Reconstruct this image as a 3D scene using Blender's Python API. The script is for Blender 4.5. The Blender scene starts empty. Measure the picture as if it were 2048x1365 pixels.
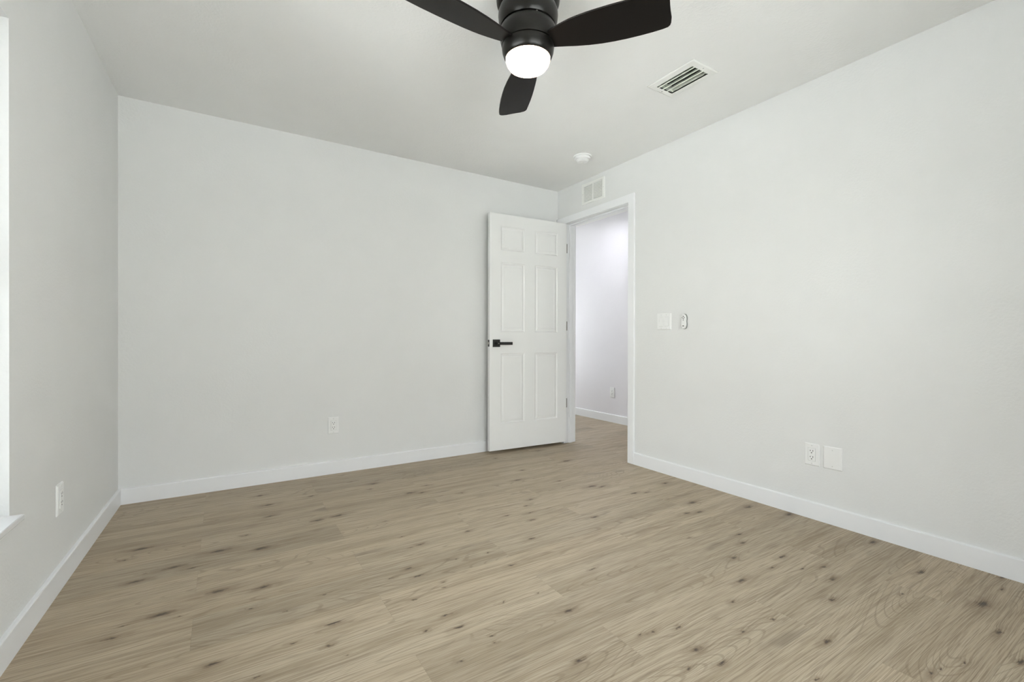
import bpy, bmesh, math, random
from mathutils import Vector, Matrix

S = bpy.context.scene
COL = S.collection
PI = math.pi
random.seed(4)

# ---------------------------------------------------------------- dimensions
W, D, H = 3.2065, 3.4583, 2.37          # right wall x, back wall y, ceiling z
REAR = -0.52
LEFT_ANG = math.radians(1.326)           # the window wall runs slightly out of square
WALL_T = 0.105
OPEN0, OPEN1, OPEN_TOP = 2.548, 3.336, 2.037   # doorway in the right wall
HALL_X = 4.36
HALL_H = 2.41

# ---------------------------------------------------------------- camera
yaw, pit, rol = .56357, -.00312, .00214
cam_d = bpy.data.cameras.new('camera'); cam = bpy.data.objects.new('camera', cam_d); COL.objects.link(cam)
fw = Vector((math.sin(yaw)*math.cos(pit), math.cos(yaw)*math.cos(pit), math.sin(pit)))
r0 = Vector((math.cos(yaw), -math.sin(yaw), 0)); u0 = r0.cross(fw)
rr = r0*math.cos(rol)+u0*math.sin(rol); uu = u0*math.cos(rol)-r0*math.sin(rol)
cam.matrix_world = Matrix(((rr.x, uu.x, -fw.x, .50974), (rr.y, uu.y, -fw.y, 0.0), (rr.z, uu.z, -fw.z, .96268), (0, 0, 0, 1)))
cam_d.sensor_width = 36; cam_d.lens = 916.85/2048*36; cam_d.clip_start = .02
S.camera = cam

# ---------------------------------------------------------------- world, exposure
S.view_settings.view_transform = 'Standard'; S.view_settings.look = 'None'
S.view_settings.gamma = 1; S.view_settings.use_curve_mapping = False
S.view_settings.exposure = 0.27
world = bpy.data.worlds.new('world'); S.world = world; world.use_nodes = True
wn = world.node_tree.nodes; wl = world.node_tree.links
bg = wn['Background']
tc = wn.new('ShaderNodeTexCoord'); sp = wn.new('ShaderNodeSeparateXYZ'); rp = wn.new('ShaderNodeValToRGB')
wl.new(tc.outputs['Generated'], sp.inputs[0]); wl.new(sp.outputs['Z'], rp.inputs[0]); wl.new(rp.outputs[0], bg.inputs[0])
rp.color_ramp.elements[0].position = 0.0; rp.color_ramp.elements[0].color = (.5, .5, .46, 1)
rp.color_ramp.elements[1].position = .05; rp.color_ramp.elements[1].color = (1, 1, .97, 1)
e = rp.color_ramp.elements.new(.7); e.color = (.78, .88, 1.0, 1)
bg.inputs[1].default_value = 6.2
# midday sun from behind the house: it lights the pale unseen ground outside, which throws light up onto the ceiling
sun_d = bpy.data.lights.new('sun', 'SUN'); sun_d.energy = 32; sun_d.angle = math.radians(.6); sun_d.color = (1, .985, .96)
sun = bpy.data.objects.new('sun', sun_d); COL.objects.link(sun); sun.rotation_euler = Vector((1, .9, 2.0)).to_track_quat('Z', 'Y').to_euler()

def area_light(name, loc, rot, sx, sy, power, color=(1, 1, 1), portal=False, shape='RECTANGLE'):
    l = bpy.data.lights.new(name, 'AREA'); l.shape = shape; l.size = sx; l.size_y = sy; l.energy = power; l.color = color
    if portal: l.cycles.is_portal = True
    o = bpy.data.objects.new(name, l); COL.objects.link(o); o.location = loc; o.rotation_euler = rot
    return o

# window opening in the left wall, measured as distance s from the back corner and height z
WS0, WS1, WZ0, WZ1 = D-1.98, D-.44, .427, 1.928
def left_pt(s, out, z):
    """s along the window wall from the back corner, out = metres outside the inner face"""
    a = LEFT_ANG
    return Vector((-math.sin(a)*s - math.cos(a)*out, D - math.cos(a)*s + math.sin(a)*out, z))
RW0, RW1, RZ0, RZ1 = .50, 2.35, .30, 2.05                 # unseen window added in the rear wall to even out the light
area_light('daylight_portal', ((RW0+RW1)/2, REAR-.115, (RZ0+RZ1)/2), (PI/2, 0, PI), RW1-RW0, RZ1-RZ0, 1, portal=True)
area_light('daylight_portal', (3.84, 5.72, 1.125), (-PI/2, 0, 0), .84, 1.95, 1, portal=True)
pc = left_pt((WS0+WS1)/2, .115, (WZ0+WZ1)/2)
area_light('daylight_portal', pc, (PI/2, 0, -PI/2-LEFT_ANG), WS1-WS0, WZ1-WZ0, 1, portal=True)

# ---------------------------------------------------------------- materials
def mat(name, color=(.8, .8, .8), rough=.5, metal=0, spec=.5, bump=None, emit=None):
    m = bpy.data.materials.new(name); m.use_nodes = True
    nt = m.node_tree; b = nt.nodes['Principled BSDF']
    b.inputs['Base Color'].default_value = (*color, 1); b.inputs['Roughness'].default_value = rough
    b.inputs['Metallic'].default_value = metal; b.inputs['Specular IOR Level'].default_value = spec
    # slight procedural unevenness of the base colour
    t = nt.nodes.new('ShaderNodeTexCoord'); n = nt.nodes.new('ShaderNodeTexNoise'); n.inputs['Scale'].default_value = 6
    mx = nt.nodes.new('ShaderNodeMix'); mx.data_type = 'RGBA'
    nt.links.new(t.outputs['Object'], n.inputs['Vector']); nt.links.new(n.outputs[0], mx.inputs['Factor'])
    mx.inputs['A'].default_value = (*[c*.985 for c in color], 1); mx.inputs['B'].default_value = (*[min(1, c*1.015) for c in color], 1)
    nt.links.new(mx.outputs['Result'], b.inputs['Base Color'])
    if bump:
        scale, strength, dist, lo, hi = bump
        n2 = nt.nodes.new('ShaderNodeTexNoise'); n2.inputs['Scale'].default_value = scale; n2.inputs['Detail'].default_value = 3
        nt.links.new(t.outputs['Object'], n2.inputs['Vector'])
        mr = nt.nodes.new('ShaderNodeMapRange'); mr.interpolation_type = 'SMOOTHSTEP'
        mr.inputs['From Min'].default_value = lo; mr.inputs['From Max'].default_value = hi
        nt.links.new(n2.outputs[0], mr.inputs['Value'])
        bp = nt.nodes.new('ShaderNodeBump'); bp.inputs['Strength'].default_value = strength; bp.inputs['Distance'].default_value = dist
        nt.links.new(mr.outputs[0], bp.inputs['Height']); nt.links.new(bp.outputs[0], b.inputs['Normal'])
    if emit:
        b.inputs['Emission Color'].default_value = (*emit[0], 1); b.inputs['Emission Strength'].default_value = emit[1]
    return m

M_WALL = mat('wall_paint', (.80, .806, .80), .75, spec=.25, bump=(95, .22, .0012, .35, .65))
M_HALLWALL = mat('hall_wall_paint', (.815, .80, .835), .75, spec=.25, bump=(95, .22, .0012, .35, .65))
M_CEIL = mat('ceiling_texture', (.885, .888, .88), .85, spec=.2, bump=(75, .16, .002, .46, .62))
M_TRIM = mat('trim_white', (.885, .895, .91), .38)
M_DOOR = mat('door_white', (.86, .865, .855), .4)
M_PLATE = mat('plate_white', (.88, .885, .88), .3)
M_VENT = mat('vent_white', (.86, .865, .84), .4)
M_SLAT = mat('vent_slat', (.78, .80, .72), .35)
M_DARK = mat('duct_shade', (.02, .022, .018), .8)
M_HOLE = mat('socket_dark', (.015, .015, .015), .6)
M_BLACK = mat('handle_black', (.012, .012, .011), .38)
M_FAN = mat('fan_bronze', (.006, .0054, .0042), .32, spec=.32)
M_BLADE = mat('blade_black', (.0055, .0045, .004), .45, spec=.22)
M_STEEL = mat('steel', (.55, .53, .5), .3, metal=1)
M_HINGE = mat('hinge_metal', (.34, .33, .30), .4, metal=.8)
M_SCREW = mat('screw_white', (.7, .71, .7), .4)
M_SILL = mat('sill_marble', (.86, .87, .89), .15, spec=.6)
M_VINYL = mat('window_vinyl', (.85, .86, .87), .35)
M_LAMP = mat('lamp_glass', (.95, .93, .9), .4, emit=((1, .70, .50), 9.0))
M_HALLFILL = mat('added_hall_lamp_glass', (.95, .95, .95), .4, emit=((.93, .93, 1.0), 14.0))  # glow of the added hallway lamp
M_GREY = mat('remote_grey', (.62, .63, .62), .45)
M_CRADLE = mat('cradle_shadow_grey', (.30, .31, .30), .5)  # cradle colour darkened to stand in for the remote's shadow
M_ICON = mat('remote_icon', (.14, .14, .14), .5)
M_GROUND = mat('bounce_ground', (.60, .60, .58), .9)

gm = bpy.data.materials.new('window_glass'); gm.use_nodes = True
nt = gm.node_tree; nt.nodes.clear()
o_ = nt.nodes.new('ShaderNodeOutputMaterial'); tr = nt.nodes.new('ShaderNodeBsdfTransparent'); gl = nt.nodes.new('ShaderNodeBsdfGlossy')
gl.inputs['Roughness'].default_value = .02; fr = nt.nodes.new('ShaderNodeFresnel'); fr.inputs[0].default_value = 1.45; ms = nt.nodes.new('ShaderNodeMixShader')
nt.links.new(fr.outputs[0], ms.inputs[0]); nt.links.new(tr.outputs[0], ms.inputs[1]); nt.links.new(gl.outputs[0], ms.inputs[2]); nt.links.new(ms.outputs[0], o_.inputs[0])
tr.inputs[0].default_value = (.965, .972, .965, 1)
M_GLASS = gm

# ---- floor: vinyl oak planks laid along x, 1.165 x 0.193 m, half-length stagger, knots where the boards carry them
KNOTS = [(0.71,3.202,0.0264,0.0101),(0.971,3.028,0.0184,0.007),(0.733,2.999,0.0288,0.011),(0.727,2.804,0.027,0.0103),(0.607,2.592,0.0162,0.0062),(0.504,2.465,0.036,0.0143),(1.043,2.616,0.0345,0.0132),(0.933,2.606,0.031,0.0118),(0.663,2.393,0.036,0.0145),(0.198,2.677,0.036,0.0144),(0.149,2.578,0.016,0.0061),(0.34,2.389,0.0348,0.0133),(0.404,2.342,0.0174,0.0066),(0.24,2.388,0.0095,0.0036),(0.648,2.211,0.0085,0.0032),(0.496,2.074,0.0347,0.0132),(0.644,2.012,0.032,0.0122),(0.833,1.832,0.0088,0.0034),(0.327,2.004,0.036,0.0154),(0.388,1.954,0.008,0.0031),(0.231,1.99,0.01,0.0038),(0.695,1.793,0.007,0.003),(0.596,1.879,0.0147,0.0056),(0.828,1.631,0.0226,0.0086),(0.486,1.615,0.022,0.0084),(0.698,1.593,0.0116,0.0044),(0.793,1.52,0.0114,0.0044),(0.83,1.442,0.0081,0.0031),(1.24,3.191,0.0108,0.0041),(1.361,3.07,0.0279,0.0107),(1.317,2.97,0.0155,0.0059),(1.237,2.403,0.0077,0.003),(0.219,2.328,0.0263,0.01),(0.207,1.928,0.0213,0.0081),(0.592,1.49,0.0095,0.0036),(2.381,3.206,0.0193,0.0074),(2.375,2.806,0.0185,0.0071),(2.222,2.631,0.0267,0.0102),(2.445,2.464,0.0167,0.0064),(1.652,2.85,0.016,0.0061),(1.57,2.732,0.0175,0.0067),(1.501,2.767,0.0314,0.012),(1.778,2.595,0.015,0.0057),(2.819,2.838,0.0303,0.0115),(2.824,3.232,0.0259,0.0099),(2.558,2.26,0.0308,0.0118),(2.61,2.219,0.0261,0.01),(2.075,2.267,0.0165,0.0063),(1.998,2.197,0.0171,0.0065),(1.957,2.097,0.0153,0.0058),(1.906,2.005,0.0153,0.0058),(1.826,2.128,0.014,0.0053),(1.771,1.819,0.0182,0.0069),(1.555,2.058,0.0172,0.0066),(1.298,2.043,0.0182,0.0069),(1.242,2.037,0.011,0.0042),(1.248,2.172,0.0078,0.003),(1.378,1.825,0.008,0.0031),(1.526,1.803,0.0094,0.0036),(1.171,1.856,0.0152,0.0058),(1.184,1.775,0.0177,0.0068),(1.25,1.679,0.0096,0.0037),(1.237,1.64,0.0068,0.003),(1.083,1.814,0.0095,0.0036),(1.112,1.622,0.0118,0.0045),(1.554,1.652,0.018,0.0069),(2.218,1.856,0.0253,0.0097),(1.819,1.438,0.0122,0.0047),(1.375,1.435,0.008,0.0031),(1.525,1.415,0.0081,0.0031),(1.171,1.469,0.0174,0.0066),(1.18,1.388,0.0175,0.0067),(1.078,1.424,0.0101,0.0039),(1.249,1.29,0.0065,0.003),(1.236,1.252,0.0073,0.003),(1.55,1.262,0.0177,0.0068),(1.658,1.036,0.01,0.0038),(1.11,1.237,0.012,0.0046),(1.416,1.049,0.02,0.0076),(2.768,1.986,0.0155,0.0059),(2.693,2.017,0.0267,0.0102),(3.074,1.503,0.033,0.0126),(2.856,1.717,0.0326,0.0124),(2.69,1.632,0.0232,0.0089),(2.764,1.603,0.0213,0.0081),(3.158,1.32,0.036,0.014),(2.434,1.421,0.0087,0.0033),(2.668,1.314,0.019,0.0073),(2.598,1.251,0.0207,0.0079),(2.423,1.184,0.0207,0.0079),(2.607,1.076,0.0211,0.0081),(2.267,1.056,0.0298,0.0114),(2.094,0.986,0.0164,0.0063),(2.476,1.049,0.01,0.0038),(2.575,0.977,0.0113,0.0043),(1.707,1.026,0.0124,0.0047),(1.8,0.996,0.0122,0.0047),(1.755,0.895,0.0232,0.0089),(1.766,0.817,0.0195,0.0074),(1.664,0.854,0.0123,0.0047),(1.964,0.868,0.014,0.0053),(2.114,0.852,0.0108,0.0041),(3.022,2.047,0.0257,0.0098),(3.129,0.926,0.0283,0.0108),(2.96,0.698,0.0285,0.0097),(2.67,0.935,0.0183,0.007),(2.588,0.868,0.0215,0.0082),(2.419,0.799,0.0167,0.0064),(2.14,0.697,0.018,0.0069),(2.856,0.493,0.036,0.0163),(2.676,0.416,0.0223,0.0066),(2.381,0.43,0.0125,0.0042),(2.24,0.47,0.0122,0.0047),(2.29,0.459,0.0084,0.003),(3.056,0.481,0.0119,0.0032),(2.686,0.675,0.0131,0.0048),(3.181,0.508,0.0165,0.0063),(1.935,0.633,0.0102,0.0039),(2.532,0.343,0.0182,0.0069)]
def floor_material():
    m = bpy.data.materials.new('oak_planks'); m.use_nodes = True
    nt = m.node_tree; N = nt.nodes; L = nt.links; b = N['Principled BSDF']
    def math_(op, a, b_=None, c=None, clamp=False):
        n = N.new('ShaderNodeMath'); n.operation = op; n.use_clamp = clamp
        for i, v in enumerate((a, b_, c)):
            if v is None: continue
            if isinstance(v, (int, float)): n.inputs[i].default_value = v
            else: L.new(v, n.inputs[i])
        return n.outputs[0]
    def comb(x, y, z=0.0):
        n = N.new('ShaderNodeCombineXYZ')
        for i, v in enumerate((x, y, z)):
            if isinstance(v, (int, float)): n.inputs[i].default_value = v
            else: L.new(v, n.inputs[i])
        return n.outputs[0]
    def noise(vec, detail=2, rough=.5, dist=0.0, scale=1.0):
        n = N.new('ShaderNodeTexNoise'); n.inputs['Scale'].default_value = scale; n.inputs['Detail'].default_value = detail
        n.inputs['Roughness'].default_value = rough; n.inputs['Distortion'].default_value = dist; L.new(vec, n.inputs['Vector']); return n.outputs[0]
    def smooth(v, lo, hi, a=0.0, z=1.0):
        n = N.new('ShaderNodeMapRange'); n.interpolation_type = 'SMOOTHSTEP'
        n.inputs['From Min'].default_value = lo; n.inputs['From Max'].default_value = hi
        n.inputs['To Min'].default_value = a; n.inputs['To Max'].default_value = z
        L.new(v, n.inputs['Value']); return n.outputs[0]
    def mixc(f, A, B, mode='MIX'):
        n = N.new('ShaderNodeMix'); n.data_type = 'RGBA'; n.blend_type = mode
        for k, v in (('Factor', f), ('A', A), ('B', B)):
            if isinstance(v, tuple): n.inputs[k].default_value = (*v, 1)
            elif isinstance(v, (int, float)): n.inputs[k].default_value = v
            else: L.new(v, n.inputs[k])
        return n.outputs['Result']
    t = N.new('ShaderNodeTexCoord'); s = N.new('ShaderNodeSeparateXYZ'); L.new(t.outputs['Object'], s.inputs[0])
    X, Y = s.outputs['X'], s.outputs['Y']
    rowf = math_('DIVIDE', math_('SUBTRACT', Y, .177), .193)
    row = math_('FLOOR', rowf); fy = math_('FRACT', rowf)
    odd = math_('FLOORED_MODULO', row, 2.0)
    colf = math_('DIVIDE', math_('SUBTRACT', math_('SUBTRACT', X, .425), math_('MULTIPLY', odd, .583)), 1.165)
    colm = math_('FLOOR', colf); fx = math_('FRACT', colf)
    wn_ = N.new('ShaderNodeTexWhiteNoise'); L.new(comb(row, colm, 3.1), wn_.inputs['Vector'])
    sid = N.new('ShaderNodeSeparateColor'); L.new(wn_.outputs['Color'], sid.inputs[0])
    R1, R2, R3 = sid.outputs[0], sid.outputs[1], sid.outputs[2]
    # knot distance field, edges roughened by noise
    pos = t.outputs['Object']
    nz = N.new('ShaderNodeTexNoise'); nz.inputs['Scale'].default_value = 42; nz.inputs['Detail'].default_value = 2; L.new(pos, nz.inputs['Vector'])
    sc = N.new('ShaderNodeVectorMath'); sc.operation = 'MULTIPLY_ADD'; L.new(nz.outputs['Color'], sc.inputs[0]); sc.inputs[1].default_value = (.050, .017, 0); sc.inputs[2].default_value = (-.025, -.0085, 0)
    ad = N.new('ShaderNodeVectorMath'); L.new(pos, ad.inputs[0]); L.new(sc.outputs[0], ad.inputs[1]); posw = ad.outputs[0]
    dmin = None
    for kx, ky, rx, ry in KNOTS:
        ix, iy = 1/rx, 1/ry
        v = N.new('ShaderNodeVectorMath'); v.operation = 'MULTIPLY_ADD'; L.new(posw, v.inputs[0])
        v.inputs[1].default_value = (ix, iy, 0); v.inputs[2].default_value = (-kx*ix, -ky*iy, 0)
        l = N.new('ShaderNodeVectorMath'); l.operation = 'LENGTH'; L.new(v.outputs[0], l.inputs[0])
        dmin = l.outputs['Value'] if dmin is None else math_('MINIMUM', dmin, l.outputs['Value'])
    warp = math_('DIVIDE', .011, math_('ADD', 1.0, math_('MULTIPLY', math_('MULTIPLY', dmin, dmin), .16)))
    Yw = math_('ADD', Y, warp)
    ox = math_('MULTIPLY', R1, 37.0); oy = math_('MULTIPLY', R2, 11.0)
    # broad tone streaks
    g1 = noise(comb(math_('ADD', math_('MULTIPLY', X, .65), ox), math_('MULTIPLY', Yw, 17.0), oy), 3, .55, .12)
    # medium streaks
    g2 = noise(comb(math_('ADD', math_('MULTIPLY', X, 1.9), ox), math_('MULTIPLY', Yw, 125.0), oy), 3, .6, .2)
    # fine pores
    g3 = noise(comb(math_('ADD', math_('MULTIPLY', X, 7.0), ox), math_('MULTIPLY', Yw, 430.0), oy), 2, .6, .15)
    # cathedral contour lines
    c = noise(comb(math_('ADD', math_('MULTIPLY', X, .75), ox), math_('MULTIPLY', Yw, 5.5), oy), 1, .3, .05)
    ln = math_('SINE', math_('MULTIPLY', c, 250.0))
    ln = smooth(ln, .70, 1.0)
    lnmask = smooth(noise(comb(math_('ADD', math_('MULTIPLY', X, 1.7), oy), math_('MULTIPLY', Y, 9.0), ox), 1), .42, .60)
    base = mixc(R3, (.474, .378, .262), (.507, .418, .300))
    base = mixc(smooth(g1, .42, .74, 0, .8), base, (.355, .278, .180))
    wl_ = smooth(g1, .50, .30); base = mixc(math_('MULTIPLY', wl_, .30), base, (.55, .47, .34))
    base = mixc(math_('MULTIPLY', smooth(g2, .50, .66), .5), base, (.27, .205, .135))
    base = mixc(math_('MULTIPLY', smooth(g3, .50, .64), .62), base, (.25, .19, .13))
    base = mixc(math_('MULTIPLY', smooth(g3, .47, .34), .40), base, (.60, .515, .39))
    base = mixc(math_('MULTIPLY', math_('MULTIPLY', ln, lnmask), .38), base, (.22, .16, .10))
    # knots: soft halo, brown ring, dark core
    kn = smooth(noise(comb(math_('MULTIPLY', X, 14.0), math_('MULTIPLY', Y, 30.0)), 2), .35, .62, .35, 1.0)
    base = mixc(math_('MULTIPLY', kn, smooth(dmin, 4.2, .8, 0, .55)), base, (.24, .175, .11))
    fib = smooth(g3, .35, .62, .35, 1.0)
    base = mixc(math_('MULTIPLY', fib, smooth(dmin, 1.6, .45, 0, .85)), base, (.115, .072, .042))
    base = mixc(smooth(dmin, .75, .2, 0, .8), base, (.055, .038, .026))
    # stray dark smears in the boards
    sm = smooth(noise(comb(math_('ADD', math_('MULTIPLY', X, 3.0), oy), math_('MULTIPLY', Y, 11.0), ox), 2, .5, .6), .64, .80, 0, .5)
    base = mixc(sm, base, (.20, .155, .11))
    # per-board brightness
    br = math_('ADD', .86, math_('MULTIPLY', R2, .16)); brc = N.new('ShaderNodeCombineColor')
    for i in range(3): L.new(br, brc.inputs[i])
    base = mixc(1.0, base, brc.outputs[0], 'MULTIPLY')
    # joints
    ey = math_('MULTIPLY', math_('MINIMUM', fy, math_('SUBTRACT', 1.0, fy)), .193)
    ex = math_('MULTIPLY', math_('MINIMUM', fx, math_('SUBTRACT', 1.0, fx)), 1.165)
    ed = math_('MINIMUM', ex, ey)
    base = mixc(smooth(ed, .0012, .0002, 0, .22), base, (.20, .155, .105))
    L.new(base, b.inputs['Base Color'])
    L.new(smooth(g3, .3, .7, .40, .55), b.inputs['Roughness']); b.inputs['Specular IOR Level'].default_value = .4
    hgt = math_('SUBTRACT', math_('MULTIPLY', g3, .35), smooth(ed, .0016, 0.0, 0, 1.0))
    bp = N.new('ShaderNodeBump'); bp.inputs['Strength'].default_value = .25; bp.inputs['Distance'].default_value = .0008
    L.new(hgt, bp.inputs['Height']); L.new(bp.outputs[0], b.inputs['Normal'])
    return m
M_FLOOR = floor_material()

# ---------------------------------------------------------------- helpers
def link(o, parent=None):
    COL.objects.link(o)
    if parent: o.parent = parent
    return o
def mesh_obj(name, bm, m, parent=None, smooth=False, bevel=0, seg=2):
    bmesh.ops.recalc_face_normals(bm, faces=bm.faces)
    me = bpy.data.meshes.new(name); bm.to_mesh(me); bm.free(); me.materials.append(m)
    if smooth:
        for p in me.polygons: p.use_smooth = True
    o = link(bpy.data.objects.new(name, me), parent)
    if bevel:
        md = o.modifiers.new('bevel', 'BEVEL'); md.width = bevel; md.segments = seg; md.limit_method = 'ANGLE'; md.angle_limit = math.radians(35)
    if smooth or bevel:
        if not smooth:
            for p in me.polygons: p.use_smooth = True
        try: me.set_sharp_from_angle(angle=math.radians(32))
        except Exception: pass
    return o
def empty(name, label, cat, loc, rotz=0, group=None, kind=None):
    o = bpy.data.objects.new(name, None); COL.objects.link(o); o.location = loc; o.rotation_euler = (0, 0, rotz); o.empty_display_size = .05
    tag(o, label, cat, group, kind); return o
def tag(o, label=None, cat=None, group=None, kind=None):
    if label: o['label'] = label
    if cat: o['category'] = cat
    if group: o['group'] = group
    if kind: o['kind'] = kind
    return o
def box(bm, x0, x1, y0, y1, z0, z1):
    vs = [bm.verts.new((x, y, z)) for x in (x0, x1) for y in (y0, y1) for z in (z0, z1)]
    for f in ((0, 1, 3, 2), (4, 6, 7, 5), (0, 4, 5, 1), (2, 3, 7, 6), (0, 2, 6, 4), (1, 5, 7, 3)): bm.faces.new([vs[i] for i in f])
    return vs
def prism(bm, pts, axis, a, b):
    """extrude a closed 2D outline along an axis: pts are the two other coordinates in x,y,z order"""
    def P(p, t):
        if axis == 'x': return (t, p[0], p[1])
        if axis == 'y': return (p[0], t, p[1])
        return (p[0], p[1], t)
    A = [bm.verts.new(P(p, a)) for p in pts]; B = [bm.verts.new(P(p, b)) for p in pts]
    bm.faces.new(A); bm.faces.new(B[::-1]); n = len(pts)
    for i in range(n): bm.faces.new([A[i], A[(i+1) % n], B[(i+1) % n], B[i]])
def lathe(bm, prof, n=64, axis='z'):
    rings = []
    for r, z in prof:
        if r < 1e-6:
            rings.append([bm.verts.new((0, 0, z) if axis == 'z' else (0, z, 0))])
        else:
            ring = []
            for i in range(n):
                a = 2*PI*i/n
                ring.append(bm.verts.new((r*math.cos(a), r*math.sin(a), z) if axis == 'z' else (r*math.cos(a), z, r*math.sin(a))))
            rings.append(ring)
    for p, q in zip(rings, rings[1:]):
        for i in range(n):
            j = (i+1) % n
            if len(p) == 1 and len(q) == 1: continue
            if len(p) == 1: bm.faces.new([p[0], q[i], q[j]])
            elif len(q) == 1: bm.faces.new([p[i], p[j], q[0]])
            else: bm.faces.new([p[i], p[j], q[j], q[i]])
def cyl(bm, x, z, y0, y1, r, n=20):
    """short cylinder along local y"""
    A = [bm.verts.new((x+r*math.cos(2*PI*i/n), y0, z+r*math.sin(2*PI*i/n))) for i in range(n)]
    B = [bm.verts.new((x+r*math.cos(2*PI*i/n), y1, z+r*math.sin(2*PI*i/n))) for i in range(n)]
    bm.faces.new(A); bm.faces.new(B)
    for i in range(n): bm.faces.new([A[i], A[(i+1) % n], B[(i+1) % n], B[i]])
def BM(): return bmesh.new()
def structure(name, bm, m, label, cat, **k):
    o = mesh_obj(name, bm, m, **k); tag(o, label, cat, kind='structure'); return o

# ---------------------------------------------------------------- room shell
HY0, HY1 = 1.2, 5.6                                       # hallway extent along y
XL = -.30
bm = BM(); box(bm, XL, HALL_X+.12, REAR-.12, HY1+.12, -.10, 0)
structure('floor', bm, M_FLOOR, 'light oak plank floor running through the room and the hallway', 'floor')
vx0, vx1, vy0, vy1 = 2.500, 2.708, 1.457, 1.756          # ceiling vent flange
qx0, qx1, qy0, qy1 = vx0+.038, vx1-.038, vy0+.034, vy1-.034
bm = BM()
box(bm, XL, qx0, REAR-.12, D+.10, H, H+.10); box(bm, qx1, W+WALL_T, REAR-.12, D+.10, H, H+.10)
box(bm, qx0, qx1, REAR-.12, qy0, H, H+.10); box(bm, qx0, qx1, qy1, D+.10, H, H+.10)
structure('ceiling', bm, M_CEIL, 'white textured ceiling of the bedroom', 'ceiling')
bm = BM(); box(bm, W+WALL_T, HALL_X+.12, HY0-.12, HY1+.12, HALL_H, HALL_H+.10)
structure('ceiling', bm, M_CEIL, 'white ceiling of the hallway beyond the doorway', 'ceiling')
bm = BM(); box(bm, XL, W, D, D+.10, 0, H)
structure('wall_back', bm, M_WALL, 'pale grey back wall behind the open door', 'wall')
bm = BM(); box(bm, XL, RW0, REAR-.12, REAR, 0, H); box(bm, RW1, W, REAR-.12, REAR, 0, H)
box(bm, RW0, RW1, REAR-.12, REAR, 0, RZ0-.018); box(bm, RW0, RW1, REAR-.12, REAR, RZ1, H)
structure('wall_rear', bm, M_WALL, 'pale grey wall behind the camera', 'wall')
bm = BM()
box(bm, W, W+WALL_T, REAR-.10, OPEN0-.019, 0, H); box(bm, W, W+WALL_T, OPEN0-.019, OPEN1+.019, OPEN_TOP+.019, H); box(bm, W, W+WALL_T, OPEN1+.019, HY1, 0, H)
structure('wall_right', bm, M_WALL, 'pale grey right wall with the doorway', 'wall')
# left wall: local frame x = into the room, y = away from the camera, origin in the back corner
RZ = -LEFT_ANG
Lroot = Vector((0, D, 0))
bm = BM()
T = .16; SE = D-REAR+.08
box(bm, -T, 0, -WS0, 0, 0, H); box(bm, -T, 0, -SE, -WS1, 0, H)
box(bm, -T, 0, -WS1, -WS0, 0, WZ0-.018); box(bm, -T, 0, -WS1, -WS0, WZ1, H)
o = structure('wall_left', bm, M_WALL, 'pale grey left wall with the window recess', 'wall'); o.location = Lroot; o.rotation_euler.z = RZ
bm = BM(); box(bm, HALL_X, HALL_X+.10, HY0, HY1, 0, HALL_H)
structure('wall_hall', bm, M_HALLWALL, 'off-white hallway wall seen through the doorway', 'wall')
GX0, GX1, GZ0, GZ1 = 3.42, 4.26, .15, 2.10               # unseen tall window, added at the far end to light the hallway
bm = BM(); box(bm, W+WALL_T, GX0, HY1, HY1+.10, 0, HALL_H); box(bm, GX1, HALL_X, HY1, HY1+.10, 0, HALL_H)
box(bm, GX0, GX1, HY1, HY1+.10, 0, GZ0); box(bm, GX0, GX1, HY1, HY1+.10, GZ1, HALL_H)
structure('wall_hall_end', bm, M_HALLWALL, 'end wall of the hallway', 'wall')
bm = BM(); box(bm, W+WALL_T, HALL_X, HY0-.10, HY0, 0, HALL_H)
structure('wall_hall_near', bm, M_HALLWALL, 'near end wall of the hallway', 'wall')

# baseboards: flat board with an eased, slightly stepped top
def base_profile(t=.0135, h=.091):
    return [(0, 0), (t, 0), (t, h-.0045), (t-.0018, h-.001), (t-.0045, h), (.0005, h+.0006), (0, h+.0006)]
def baseboard(name, label, x0, y0, dx, dy, length, nx, ny):
    """runs from (x0,y0) along (dx,dy); n points into the room"""
    bm = BM(); P = base_profile()
    A = [bm.verts.new((x0+nx*p, y0+ny*p, z)) for p, z in P]; B = [bm.verts.new((x0+dx*length+nx*p, y0+dy*length+ny*p, z)) for p, z in P]
    bm.faces.new(A); bm.faces.new(B[::-1]); n = len(P)
    for i in range(n): bm.faces.new([A[i], A[(i+1) % n], B[(i+1) % n], B[i]])
    return structure(name, bm, M_TRIM, label, 'baseboard')
CAS = .062
baseboard('baseboard_back', 'white baseboard along the back wall', .0135, D, 1, 0, W-.0135-.002, 0, -1)
baseboard('baseboard_right', 'white baseboard along the right wall', W, REAR, 0, 1, OPEN0-CAS-REAR, -1, 0)
ca, sa = math.cos(LEFT_ANG), math.sin(LEFT_ANG)
baseboard('baseboard_left', 'white baseboard under the window wall', 0, D, -sa, -ca, D-REAR, ca, -sa)
baseboard('baseboard_hall', 'white baseboard along the hallway wall', HALL_X, HY0, 0, 1, HY1-HY0, -1, 0)

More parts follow.
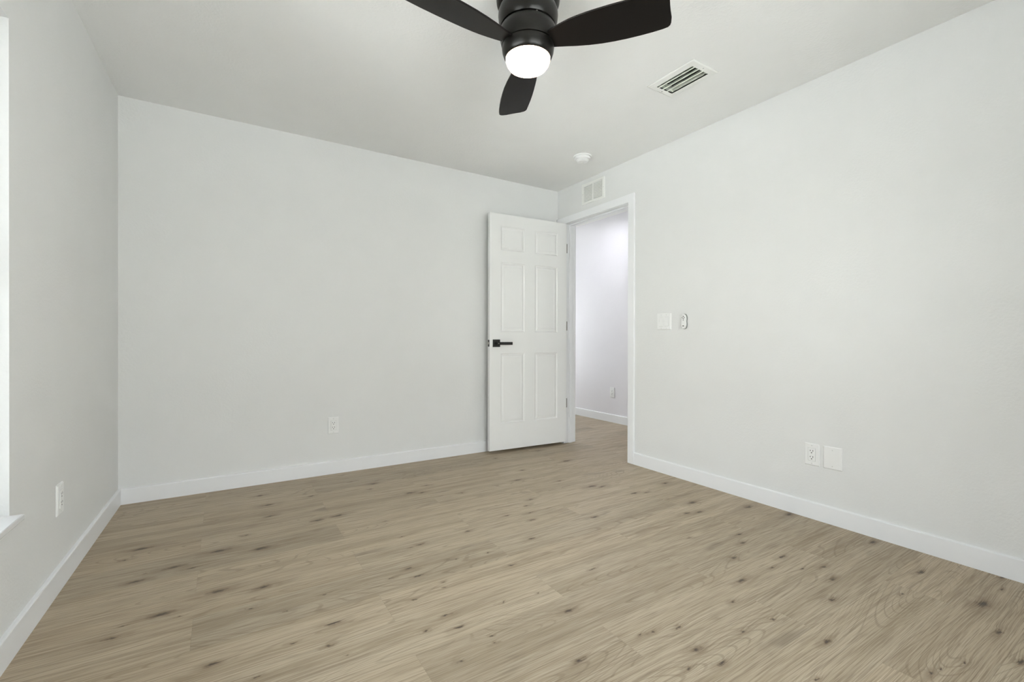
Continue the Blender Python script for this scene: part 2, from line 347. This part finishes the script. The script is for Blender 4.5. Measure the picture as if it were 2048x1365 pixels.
# doorway casing (room side), mitred look, and the jamb lining
bm = BM()
ct = .017
prism(bm, [(OPEN0-CAS, 0), (OPEN0+.004-.004, 0), (OPEN0, OPEN_TOP), (OPEN1, OPEN_TOP), (OPEN1, 0), (D-.004, 0), (D-.004, OPEN_TOP+CAS), (OPEN0-CAS, OPEN_TOP+CAS)], 'x', W-ct, W-.0003)
structure('trim_1', bm, M_TRIM, 'white casing around the doorway', 'door casing', bevel=.003)
bm = BM()
prism(bm, [(OPEN0-CAS, 0), (OPEN0, 0), (OPEN0, OPEN_TOP), (OPEN1, OPEN_TOP), (OPEN1, 0), (OPEN1+CAS, 0), (OPEN1+CAS, OPEN_TOP+CAS), (OPEN0-CAS, OPEN_TOP+CAS)], 'x', W+WALL_T+.0003, W+WALL_T+ct)
structure('trim_2', bm, M_TRIM, 'white casing on the hallway side of the doorway', 'door casing', bevel=.003)
bm = BM()
x0, x1 = W, W+WALL_T; jt = .0185
box(bm, x0, x1, OPEN0-jt, OPEN0+.001, 0, OPEN_TOP); box(bm, x0, x1, OPEN1-.001, OPEN1+jt, 0, OPEN_TOP); box(bm, x0, x1, OPEN0-jt, OPEN1+jt, OPEN_TOP-.001, OPEN_TOP+jt)
# stop strip
sx0, sx1 = W+.040, W+.075
box(bm, sx0, sx1, OPEN0, OPEN0+.012, 0, OPEN_TOP-.012); box(bm, sx0, sx1, OPEN1-.012, OPEN1, 0, OPEN_TOP-.012); box(bm, sx0, sx1, OPEN0, OPEN1, OPEN_TOP-.012, OPEN_TOP)
structure('trim_3', bm, M_TRIM, 'white jamb lining with stop strip inside the doorway', 'door jamb', bevel=.0015)

# ---------------------------------------------------------------- window in the left wall (local frame of wall_left)
win = empty('window_1', 'white framed window in the left wall', 'window', Lroot, RZ, kind='structure')
fo, fi = -.155, -.085                                     # frame between these depths
bm = BM(); fwid = .045
box(bm, fo, fi, -WS1, -WS1+fwid, WZ0, WZ1); box(bm, fo, fi, -WS0-fwid, -WS0, WZ0, WZ1)
box(bm, fo, fi, -WS1+fwid, -WS0-fwid, WZ0, WZ0+fwid); box(bm, fo, fi, -WS1+fwid, -WS0-fwid, WZ1-fwid, WZ1)
zm = (WZ0+WZ1)/2; ym = -(WS0+WS1)/2
mesh_obj('window_frame', bm, M_VINYL, win, bevel=.003)
bm = BM(); box(bm, fo+.01, fi-.01, -WS1+fwid, -WS0-fwid, zm-.022, zm+.022); mesh_obj('meeting_rail', bm, M_VINYL, win, bevel=.003)
bm = BM(); box(bm, fo+.005, fi-.005, ym-.02, ym+.02, WZ0+fwid, zm-.022); box(bm, fo+.005, fi-.005, ym-.02, ym+.02, zm+.022, WZ1-fwid); mesh_obj('mullion', bm, M_VINYL, win, bevel=.003)
for (a, b_) in ((-WS1+fwid, ym-.02), (ym+.02, -WS0-fwid)):
    for (c_, d_) in ((WZ0+fwid, zm-.022), (zm+.022, WZ1-fwid)):
        bm = BM(); box(bm, -.122, -.118, a, b_, c_, d_); mesh_obj('pane', bm, M_GLASS, win)
bm = BM(); box(bm, -.15, .033, -WS1, -WS0, WZ0-.018, WZ0); mesh_obj('window_sill', bm, M_SILL, win, bevel=.003)

win = empty('added_window_rear', 'white framed window added unseen behind the camera for fill light', 'window', (0, REAR, 0), 0, kind='structure')  # added for frontal daylight, never in view
bm = BM(); a0, a1 = -.115, -.06
box(bm, RW0, RW0+fwid, a0, a1, RZ0, RZ1); box(bm, RW1-fwid, RW1, a0, a1, RZ0, RZ1)
box(bm, RW0+fwid, RW1-fwid, a0, a1, RZ0, RZ0+fwid); box(bm, RW0+fwid, RW1-fwid, a0, a1, RZ1-fwid, RZ1)
mesh_obj('window_frame', bm, M_VINYL, win, bevel=.003)
bm = BM(); xm = (RW0+RW1)/2; box(bm, xm-.022, xm+.022, a0+.005, a1-.005, RZ0+fwid, RZ1-fwid); mesh_obj('mullion', bm, M_VINYL, win, bevel=.003)
for (a, b_) in ((RW0+fwid, xm-.022), (xm+.022, RW1-fwid)):
    bm = BM(); box(bm, a, b_, -.090, -.086, RZ0+fwid, RZ1-fwid); mesh_obj('pane', bm, M_GLASS, win)
bm = BM(); box(bm, RW0, RW1, -.11, .03, RZ0-.018, RZ0); mesh_obj('window_sill', bm, M_SILL, win, bevel=.003)

win = empty('added_window_hall', 'tall white framed window added unseen at the hallway end to light it', 'window', (0, HY1, 0), 0, kind='structure')  # added light source for the hallway wall, out of view
bm = BM()
box(bm, GX0, GX0+.05, .03, .08, GZ0, GZ1); box(bm, GX1-.05, GX1, .03, .08, GZ0, GZ1)
box(bm, GX0+.05, GX1-.05, .03, .08, GZ0, GZ0+.05); box(bm, GX0+.05, GX1-.05, .03, .08, GZ1-.05, GZ1)
mesh_obj('window_frame', bm, M_VINYL, win, bevel=.003)
bm = BM(); box(bm, GX0+.05, GX1-.05, .053, .057, GZ0+.05, GZ1-.05); mesh_obj('pane', bm, M_GLASS, win)

# unseen ground outside the windows, made pale to bounce light onto the ceiling
bm = BM(); box(bm, -14, -.32, -10, 14, -.35, -.15); box(bm, -.32, 14, -12, REAR-.14, -.35, -.15); box(bm, -.32, 14, HY1+.14, 16, -.35, -.15)
structure('ground', bm, M_GROUND, 'unseen ground outside the windows, made pale to bounce light indoors', 'ground')

# ---------------------------------------------------------------- open door leaf
HX, HY = 3.185, 3.336                                     # hinge edge; face towards the camera at HY-.041
DL, DT, DZ0, DZ1 = .786, .035, .026, 2.027
door = empty('door_1', 'white six-panel door standing open against the back wall', 'door', (HX, HY, 0), PI-math.radians(3), kind='structure')
# local: x along the leaf from the hinge, y towards the camera side, z up
YF = .041; YB = YF-DT
def door_leaf():
    bm = BM()
    xs = [0, .100, .341, .446, .681, DL]; zs = [DZ0, .249, .845, 1.028, 1.619, 1.722, 1.925, DZ1]
    pan_x = {1, 3}; pan_z = {1, 3, 5}
    for (y, sg) in ((YF, -1), (YB, 1)):
        V = {}
        def v(x, z, dy=0.0):
            k = (round(x, 5), round(z, 5), round(dy, 5))
            if k not in V: V[k] = bm.verts.new((x, y+sg*dy, z))
            return V[k]
        for i in range(len(xs)-1):
            for j in range(len(zs)-1):
                a, b_, c_, d_ = xs[i], xs[i+1], zs[j], zs[j+1]
                if i in pan_x and j in pan_z:
                    rings = [(0, 0), (.003, .0035), (.009, .0065), (.014, .0068), (.022, .0030), (.034, .0012), (.036, .0022)]
                    for (m0, d0), (m1, d1) in zip(rings, rings[1:]):
                        o4 = [v(a+m0, c_+m0, d0), v(b_-m0, c_+m0, d0), v(b_-m0, d_-m0, d0), v(a+m0, d_-m0, d0)]
                        i4 = [v(a+m1, c_+m1, d1), v(b_-m1, c_+m1, d1), v(b_-m1, d_-m1, d1), v(a+m1, d_-m1, d1)]
                        for k in range(4): bm.faces.new([o4[k], o4[(k+1) % 4], i4[(k+1) % 4], i4[k]])
                    bm.faces.new(i4)
                else: bm.faces.new([v(a, c_), v(b_, c_), v(b_, d_), v(a, d_)])
    # edges
    for z in (DZ0, DZ1):
        for a, b_ in zip(xs, xs[1:]):
            bm.faces.new([bm.verts.new(p) for p in ((a, YF, z), (b_, YF, z), (b_, YB, z), (a, YB, z))])
    for x in (0, DL):
        for a, b_ in zip(zs, zs[1:]):
            bm.faces.new([bm.verts.new(p) for p in ((x, YF, a), (x, YF, b_), (x, YB, b_), (x, YB, a))])
    bmesh.ops.remove_doubles(bm, verts=bm.verts, dist=1e-5)
    return bm
leaf = mesh_obj('door_leaf', door_leaf(), M_DOOR, door)
def handle(side):
    y0 = YF if side > 0 else YB; s = side
    bm = BM(); box(bm, .6915, .7585, min(y0, y0+s*.008), max(y0, y0+s*.008), .900, .963)
    h = mesh_obj('door_handle', bm, M_BLACK, door, bevel=.0015)
    tag(h, 'black square rosette with straight lever')
    bm = BM(); cyl(bm, .725, .9305, y0+s*.008, y0+s*.042, .011)
    # neck
    mesh_obj('handle_neck', bm, M_BLACK, h)
    bm = BM(); yy = sorted((y0+s*.036, y0+s*.048)); box(bm, .592, .737, yy[0], yy[1], .918, .942)
    mesh_obj('lever', bm, M_BLACK, h, bevel=.002)
    bm = BM(); cyl(bm, .725, .9305, y0+s*.0481, y0+s*.0492, .0035, 12); mesh_obj('privacy_pin', bm, M_STEEL, h)
handle(1); handle(-1)
bm = BM(); box(bm, DL-.0004, DL+.0016, YB+.005, YF-.005, .903, .960)
lp = mesh_obj('latch_plate', bm, M_BLACK, door); tag(lp, 'black latch plate on the door edge')
bm = BM(); prism(bm, [(DL+.0016, YB+.010), (DL+.011, YB+.012), (DL+.0016, YF-.010)], 'z', .922, .941); mesh_obj('latch_bolt', bm, M_STEEL, lp)
for z in (.375, 1.09, 1.81):
    bm = BM()
    n = 14
    A = [bm.verts.new((-.006+.0055*math.cos(2*PI*i/n), .002+.0055*math.sin(2*PI*i/n), z-.042)) for i in range(n)]
    B = [bm.verts.new((-.006+.0055*math.cos(2*PI*i/n), .002+.0055*math.sin(2*PI*i/n), z+.042)) for i in range(n)]
    bm.faces.new(A); bm.faces.new(B)
    for i in range(n): bm.faces.new([A[i], A[(i+1) % n], B[(i+1) % n], B[i]])
    box(bm, -.0022, -.0001, .006, YF-.002, z-.042, z+.042)
    rz_ = PI-math.radians(3)                               # leaf plate screwed to the jamb
    for v_ in box(bm, W-.004, W+.017, OPEN1-.0036, OPEN1-.0008, z-.042, z+.042):
        dx_, dy_ = v_.co.x-HX, v_.co.y-HY
        v_.co.x, v_.co.y = dx_*math.cos(rz_)+dy_*math.sin(rz_), -dx_*math.sin(rz_)+dy_*math.cos(rz_)
    hg = mesh_obj('hinge', bm, M_HINGE, door); tag(hg, 'metal hinge')

# ---------------------------------------------------------------- electrical plates (local: x right, y towards the room (negative y is into wall), z up)
def wall_thing(name, label, cat, loc, rotz, group=None): return empty(name, label, cat, loc, rotz, group)
def plate_mesh(w, h, t=.006):
    bm = BM(); P = [(-w/2, -h/2), (w/2, -h/2), (w/2, h/2), (-w/2, h/2)]; q = .004
    A = [bm.verts.new((x, 0, z)) for x, z in P]; B = [bm.verts.new((x, t*.45, z)) for x, z in P]
    C = [bm.verts.new((x-math.copysign(q, x), t, z-math.copysign(q, z))) for x, z in P]
    bm.faces.new(A); bm.faces.new(C)
    for X_, Y_ in ((A, B), (B, C)):
        for i in range(4): bm.faces.new([X_[i], X_[(i+1) % 4], Y_[(i+1) % 4], Y_[i]])
    return bm
def screw(parent, x, z, y=.006, r=.0032):
    bm = BM(); cyl(bm, x, z, y-.0005, y+.0009, r, 14)
    return mesh_obj('screw', bm, M_SCREW, parent)
def outlet(label, loc, rotz):
    t = wall_thing('power_outlet', label, 'outlet', loc, rotz, 'duplex wall outlets')
    mesh_obj('wall_plate', plate_mesh(.074, .118), M_PLATE, t)
    bm = BM(); box(bm, -.0175, .0175, .0055, .0085, -.034, .034); rc = mesh_obj('receptacle', bm, M_PLATE, t, bevel=.002)
    bm = BM()                                             # gap line around the receptacle
    box(bm, -.0188, .0188, .0052, .0064, -.0352, .0352); mesh_obj('receptacle_seam', bm, M_GREY, t)
    for zc in (.0165, -.0165):
        bm = BM()
        box(bm, -.0078, -.0052, .0082, .0088, zc+.000, zc+.0085); box(bm, .0052, .0078, .0082, .0088, zc+.001, zc+.0078)
        cyl(bm, 0, zc-.0068, .0082, .0088, .0028, 12)
        so = mesh_obj('socket', bm, M_HOLE, rc); tag(so, 'dark slots of one socket')
    screw(t, 0, .0475); screw(t, 0, -.0475)
    return t
# rotations: local +y must point into the room
RB = PI        # back wall: +y -> -Y
RR = PI/2      # right wall: +y -> -X
RLW = -PI/2-LEFT_ANG
outlet('white duplex outlet low on the back wall, left of the open door', (1.1825, D, .3455), RB)
outlet('white duplex outlet low on the right wall beside the blank plate', (W, 1.2255, .3455), RR)
p = left_pt(D-2.43, 0, .343)
outlet('white duplex outlet low on the left wall near the window sill', p, RLW)
outlet('white duplex outlet low on the hallway wall, seen through the doorway', (HALL_X, 3.897, .348), RR)
t = wall_thing('blank_wall_plate', 'white blank cover plate on the right wall beside the outlet', 'wall plate', (W, 1.1265, .3455), RR)
mesh_obj('cover', plate_mesh(.088, .118), M_PLATE, t); screw(t, 0, .042); screw(t, 0, -.042)

t = wall_thing('light_switch', 'white double rocker light switch right of the doorway', 'light switch', (W, 2.2095, 1.0945), RR)
mesh_obj('wall_plate', plate_mesh(.122, .118), M_PLATE, t)
for xc in (-.023, .023):
    bm = BM(); box(bm, xc-.0180, xc+.0180, .0052, .0064, -.0345, .0345); mesh_obj('rocker_frame', bm, M_GREY, t)
    bm = BM(); prism(bm, [(.0055, -.033), (.0105, -.033), (.0072, .002), (.0085, .033), (.0055, .033)], 'x', xc-.0165, xc+.0165)
    mesh_obj('rocker', bm, M_PLATE, t, bevel=.0008)
    screw(t, xc, .0475); screw(t, xc, -.0475)

# fan remote in its wall cradle: two-lobed outline
t = wall_thing('fan_remote_control', 'white two-lobed fan remote control in a wall cradle beside the light switch', 'remote control', (W, 2.0335, 1.090), RR)
def remote_outline(k, g=0.0):
    pts = []
    for i in range(48):
        a = 2*PI*i/48; s_ = math.sin(a)
        z = .051*s_; w = .0205*math.sqrt(max(0, 1-abs(s_)**3.2))
        w *= 1-.13*math.exp(-(z/.012)**2)
        x = w*(1 if math.cos(a) >= 0 else -1)
        pts.append((x*k+math.copysign(g, x), z*k+math.copysign(g, z) if abs(z) > 1e-4 else 0))
    return pts
def slab(pts, y0, y1):
    bm = BM(); A = [bm.verts.new((x, y0, z)) for x, z in pts]; B = [bm.verts.new((x, y1, z)) for x, z in pts]
    bm.faces.new(A); bm.faces.new(B); n = len(pts)
    for i in range(n): bm.faces.new([A[i], A[(i+1) % n], B[(i+1) % n], B[i]])
    bmesh.ops.remove_doubles(bm, verts=bm.verts, dist=1e-5); return bm
cr = mesh_obj('cradle', slab(remote_outline(1.045), 0, .010), M_CRADLE, t, bevel=.0015); tag(cr, 'wall cradle, grey darkened for the shadow around the remote')
body = mesh_obj('remote_body', slab(remote_outline(.98), .010, .021), M_PLATE, t, bevel=.003)
bm = BM(); cyl(bm, 0, .0345, .0208, .0216, .0042, 16); mesh_obj('button', bm, M_ICON, body)
bm = BM()
for ang in (35, 145, 270):
    a = math.radians(ang); cx_, cz_ = .0085*math.cos(a), .020+.0085*math.sin(a); nx_, nz_ = -math.sin(a)*.0024, math.cos(a)*.0024
    ex_, ez_ = .006*math.cos(a), .006*math.sin(a)
    for yy in (0,):
        q = [(cx_-ex_-nx_*.5, cz_-ez_-nz_*.5), (cx_+ex_-nx_, cz_+ez_-nz_), (cx_+ex_+nx_, cz_+ez_+nz_), (cx_-ex_+nx_*.5, cz_-ez_+nz_*.5)]
        A = [bm.verts.new((x, .0209, z)) for x, z in q]; B = [bm.verts.new((x, .0216, z)) for x, z in q]
        bm.faces.new(A); bm.faces.new(B)
        for i in range(4): bm.faces.new([A[i], A[(i+1) % 4], B[(i+1) % 4], B[i]])
cyl(bm, 0, .020, .0209, .0216, .0022, 12)
tag(mesh_obj('fan_symbol', bm, M_ICON, body), 'grey printed fan symbol')
bm = BM(); box(bm, -.0065, .0065, .0209, .0218, -.034, -.0285); tag(mesh_obj('button', bm, M_HOLE, body, bevel=.0008), 'black oblong button')

# ---------------------------------------------------------------- ceiling supply vent
t = empty('ceiling_vent', 'white rectangular ceiling vent with curved louvers', 'air vent', ((vx0+vx1)/2, (vy0+vy1)/2, H))
hx, hy = (vx1-vx0)/2, (vy1-vy0)/2; ix, iy = hx-.040, hy-.036
bm = BM()
def rect_ring(bm, o, i, z0, z1):
    (ox_, oy_), (ix_, iy_) = o, i
    V = []
    for (a, b_, z) in ((ox_, oy_, z0), (ix_, iy_, z0), (ox_, oy_, z1), (ix_, iy_, z1)):
        V.append([bm.verts.new((sx*a, sy*b_, z)) for sx, sy in ((-1, -1), (1, -1), (1, 1), (-1, 1))])
    for p_, q_ in ((0, 1), (2, 3), (0, 2), (1, 3)):
        for k in range(4): bm.faces.new([V[p_][k], V[p_][(k+1) % 4], V[q_][(k+1) % 4], V[q_][k]])
# sloping flange: outer edge thin, inner edge lower
V = []
for a, b_, z in ((hx, hy, -.0005), (hx, hy, -.003), (hx-.006, hy-.006, -.006), (ix, iy, -.008), (ix, iy, -.0005)):
    V.append([bm.verts.new((sx*a, sy*b_, z)) for sx, sy in ((-1, -1), (1, -1), (1, 1), (-1, 1))])
for p_, q_ in zip(V, V[1:]):
    for k in range(4): bm.faces.new([p_[k], p_[(k+1) % 4], q_[(k+1) % 4], q_[k]])
for k in range(4): bm.faces.new([V[-1][k], V[-1][(k+1) % 4], V[0][(k+1) % 4], V[0][k]])
mesh_obj('frame', bm, M_VENT, t)
bm = BM()                                                  # sheet metal collar up into the ceiling
V = []
for a, z in ((0, -.008), (0, .034), (-.002, .034), (-.002, -.008)):
    V.append([bm.verts.new((sx*(ix-a), sy*(iy-a), z)) for sx, sy in ((-1, -1), (1, -1), (1, 1), (-1, 1))])
for q in range(4):
    p_, q_ = V[q], V[(q+1) % 4]
    for k in range(4): bm.faces.new([p_[k], p_[(k+1) % 4], q_[(k+1) % 4], q_[k]])
mesh_obj('collar', bm, M_SLAT, t)
bm = BM(); box(bm, -ix-.001, ix+.001, -iy-.001, iy+.001, .034, .090); mesh_obj('duct', bm, M_DARK, t)  # solid block coloured near black for the shade inside the duct
for xc, k_ in ((-.038, 1.0), (-.004, 1.0), (.030, 1.0)):
    bm = BM()
    pts = [(xc-.0125, -.0075), (xc-.0060, -.0085), (xc-.0010, -.0055), (xc+.0035, .0010), (xc+.0075, .0085), (xc+.0110, .0170)]
    th = [(x-.0012, z+.0008) for x, z in pts[::-1]]
    prism(bm, pts+th, 'y', -iy, iy)
    tag(mesh_obj('louver', bm, M_SLAT, t), 'curved metal louver blade')
for sy in (-1, 1):
    bm = BM(); n = 12
    A = [bm.verts.new((.004*math.cos(2*PI*i/n), sy*(hy-.018)+.004*math.sin(2*PI*i/n), -.0065)) for i in range(n)]
    B = [bm.verts.new((.004*math.cos(2*PI*i/n), sy*(hy-.018)+.004*math.sin(2*PI*i/n), -.0088)) for i in range(n)]
    bm.faces.new(A); bm.faces.new(B)
    for i in range(n): bm.faces.new([A[i], A[(i+1) % n], B[(i+1) % n], B[i]])
    mesh_obj('screw', bm, M_GREY, t)

# ---------------------------------------------------------------- return grille above the doorway
gy0, gy1, gz0, gz1 = 2.819, 3.107, 2.150, 2.333
t = wall_thing('wall_vent', 'white two-column return air grille on the wall above the doorway', 'air vent', (W, (gy0+gy1)/2, (gz0+gz1)/2), RR)
gx, gz = (gy1-gy0)/2, (gz1-gz0)/2
bm = BM()
V = []
for a, b_, y in ((gx, gz, 0), (gx, gz, .004), (gx-.004, gz-.004, .007), (gx-.028, gz-.022, .007), (gx-.030, gz-.024, .001)):
    V.append([bm.verts.new((sx*a, y, sy*b_)) for sx, sy in ((-1, -1), (1, -1), (1, 1), (-1, 1))])
for p_, q_ in zip(V, V[1:]):
    for k in range(4): bm.faces.new([p_[k], p_[(k+1) % 4], q_[(k+1) % 4], q_[k]])
box(bm, -.008, .008, .0005, .0072, -gz+.022, gz-.022)
mesh_obj('frame', bm, M_VENT, t)
bm = BM(); box(bm, -gx+.028, gx-.028, .0003, .0012, -gz+.022, gz-.022); mesh_obj('shade_backing', bm, M_DARK, t)  # thin dark sheet on the wall, standing in for shade behind the slats
for (a, b_) in ((-gx+.029, -.008), (.008, gx-.029)):
    bm = BM(); ns = 11; hh = (2*gz-.046)/ns
    for k in range(ns):
        zc = -gz+.023+hh*(k+.5)
        prism(bm, [(.0014, zc+hh*.58), (.0026, zc+hh*.62), (.0068, zc-hh*.36), (.0056, zc-hh*.40)], 'x', a, b_)
    mesh_obj('slat_panel', bm, M_VENT, t)
for sx in (-1, 1):
    bm = BM(); cyl(bm, sx*(gx-.014), 0, .0065, .0082, .0035, 12); mesh_obj('screw', bm, M_GREY, t)

# ---------------------------------------------------------------- smoke detector
t = empty('smoke_detector', 'round white smoke detector on the ceiling near the doorway', 'smoke detector', (2.845, 2.690, H))
bm = BM(); lathe(bm, [(0, 0), (.069, 0), (.069, -.006), (.067, -.009), (0, -.009)], 48); mesh_obj('base_plate', bm, M_PLATE, t, smooth=True)
bm = BM(); lathe(bm, [(0, -.009), (.058, -.009), (.061, -.012), (.0615, -.024), (.057, -.029), (.048, -.031), (.046, -.034), (.040, -.044), (.030, -.0475), (0, -.048)], 48); cv = mesh_obj('cover', bm, M_PLATE, t, smooth=True)
bm = BM()
for k in range(40):
    a = 2*PI*k/40
    c0, s0 = math.cos(a), math.sin(a); c1, s1 = math.cos(a+.09), math.sin(a+.09)
    vs = [bm.verts.new((r*c, r*s, z)) for (c, s) in ((c0, s0), (c1, s1)) for r, z in ((.0468, -.0330), (.0412, -.0428))]
    bm.faces.new([vs[0], vs[1], vs[3], vs[2]])
mesh_obj('air_slots', bm, M_GREY, cv)
bm = BM(); box(bm, .052, .062, -.012, .002, -.023, -.014); mesh_obj('indicator', bm, M_ICON, cv, bevel=.001)
bm = BM(); lathe(bm, [(0, -.0479), (.010, -.0479), (.0098, -.0495), (0, -.050)], 24); b_o = mesh_obj('test_button', bm, M_VENT, cv, smooth=True)

# ---------------------------------------------------------------- ceiling fan
FX, FY = 1.536, 1.510
fan = empty('ceiling_fan', 'dark bronze three-blade flush ceiling fan with a glowing round lamp', 'ceiling fan', (FX, FY, H), 0)
def Z(z): return z-H
def fl(name, prof, m, parent=fan, label=None):
    bm = BM(); lathe(bm, [(r, Z(z)) for r, z in prof], 96); o = mesh_obj(name, bm, m, parent, smooth=True)
    if label: tag(o, label)
    return o
fl('canopy', [(0, H-.0005), (.126, H-.0005), (.126, 2.310), (.1245, 2.296), (.120, 2.286), (.113, 2.281), (.100, 2.280), (0, 2.280)], M_FAN)
fl('motor_housing', [(0, 2.2795), (.104, 2.2795), (.112, 2.272), (.1175, 2.258), (.1185, 2.244), (.1165, 2.226), (.111, 2.209), (.1075, 2.203), (.101, 2.202), (.099, 2.209), (0, 2.209)], M_FAN)
hub = fl('rotor_hub', [(0, 2.2085), (.094, 2.2085), (.094, 2.2015), (.1050, 2.1985), (.1105, 2.190), (.1125, 2.172), (.1105, 2.152), (.1060, 2.133), (.1045, 2.128), (.097, 2.127), (0, 2.127)], M_FAN)
kit = fl('light_kit', [(0, 2.1265), (.099, 2.1265), (.1025, 2.1245), (.1035, 2.118), (.1015, 2.103), (.0970, 2.089), (.0925, 2.081), (.0905, 2.0795), (.0890, 2.0805), (.0880, 2.085), (0, 2.086)], M_FAN)
fl('lamp_shade', [(0, 2.0855), (.0865, 2.0850), (.0880, 2.079), (.0872, 2.068), (.0830, 2.056), (.0740, 2.0445), (.0600, 2.0365), (.0420, 2.0315), (.0220, 2.0290), (0, 2.0283)], M_LAMP, label='glowing frosted lamp lens')
fl('lamp_retainer', [(.0884, 2.0835), (.0902, 2.0800), (.0898, 2.0765), (.0884, 2.0765), (.0884, 2.0835)], M_FAN)
for ang in (15, 135, 255):
    bm = BM(); a = math.radians(ang)
    bmesh.ops.create_uvsphere(bm, u_segments=12, v_segments=8, radius=.0035, matrix=Matrix.Translation((.1005*math.cos(a), .1005*math.sin(a), Z(2.2015))))
    mesh_obj('screw', bm, M_STEEL, fan, smooth=True)
OUT = [(.060, -.022), (.098, -.030), (.140, -.041), (.187, -.054), (.235, -.065), (.282, -.073), (.330, -.078), (.377, -.081), (.425, -.082), (.470, -.0815), (.505, -.0795),
       (.523, -.0765), (.531, -.070), (.535, -.060), (.538, -.040), (.537, -.015), (.537, .010), (.538, .035), (.535, .054), (.530, .062), (.520, .067),
       (.475, .071), (.430, .0745), (.380, .0765), (.342, .077), (.290, .0765), (.252, .0755), (.215, .0725), (.187, .069), (.155, .062), (.122, .053), (.095, .044), (.060, .034)]
def blade(az):
    A = yaw+math.radians(az)
    ev = Vector((math.sin(A), math.cos(A), 0)); v0 = Vector((math.cos(A), -math.sin(A), 0)); p = math.radians(13)
    vv = v0*math.cos(p)+Vector((0, 0, 1))*math.sin(p); nn = ev.cross(vv).normalized()
    if nn.z < 0: nn = -nn
    bm = BM(); th = .0035; c = Vector((0, 0, Z(2.127)))
    def rim(off, shr):
        return [bm.verts.new(c+ev*(u_-(0.002*shr if u_ > .3 else 0))+vv*(v_*(1-.02*shr))+nn*off) for u_, v_ in OUT]
    T0 = rim(th, 1); T1 = rim(th*.5, 0); T2 = rim(-th*.5, 0); T3 = rim(-th, 1)
    bm.faces.new(T0); bm.faces.new(T3[::-1]); n = len(OUT)
    for P_, Q_ in ((T0, T1), (T1, T2), (T2, T3)):
        for i in range(n): bm.faces.new([P_[i], P_[(i+1) % n], Q_[(i+1) % n], Q_[i]])
    return mesh_obj('blade', bm, M_BLADE, fan)
for az in (-5.9, 113.9, 233.9): blade(az)

# ---------------------------------------------------------------- cool white lamp added out of sight to brighten the hallway
def added_hall_lamp(y, label):
    hl = empty('added_hall_light', label, 'added lamp', (3.86, y, HALL_H))
    bm = BM(); lathe(bm, [(0, 0), (.16, 0), (.16, -.055), (.152, -.055), (.152, -.035), (0, -.035)], 48); mesh_obj('base', bm, M_PLATE, hl, smooth=True)
    bm = BM(); lathe(bm, [(0, -.037), (.150, -.037), (.150, -.050), (0, -.052)], 48); mesh_obj('lamp_shade', bm, M_HALLFILL, hl, smooth=True)
added_hall_lamp(3.78, 'round white flush lamp added out of sight to brighten the hallway')
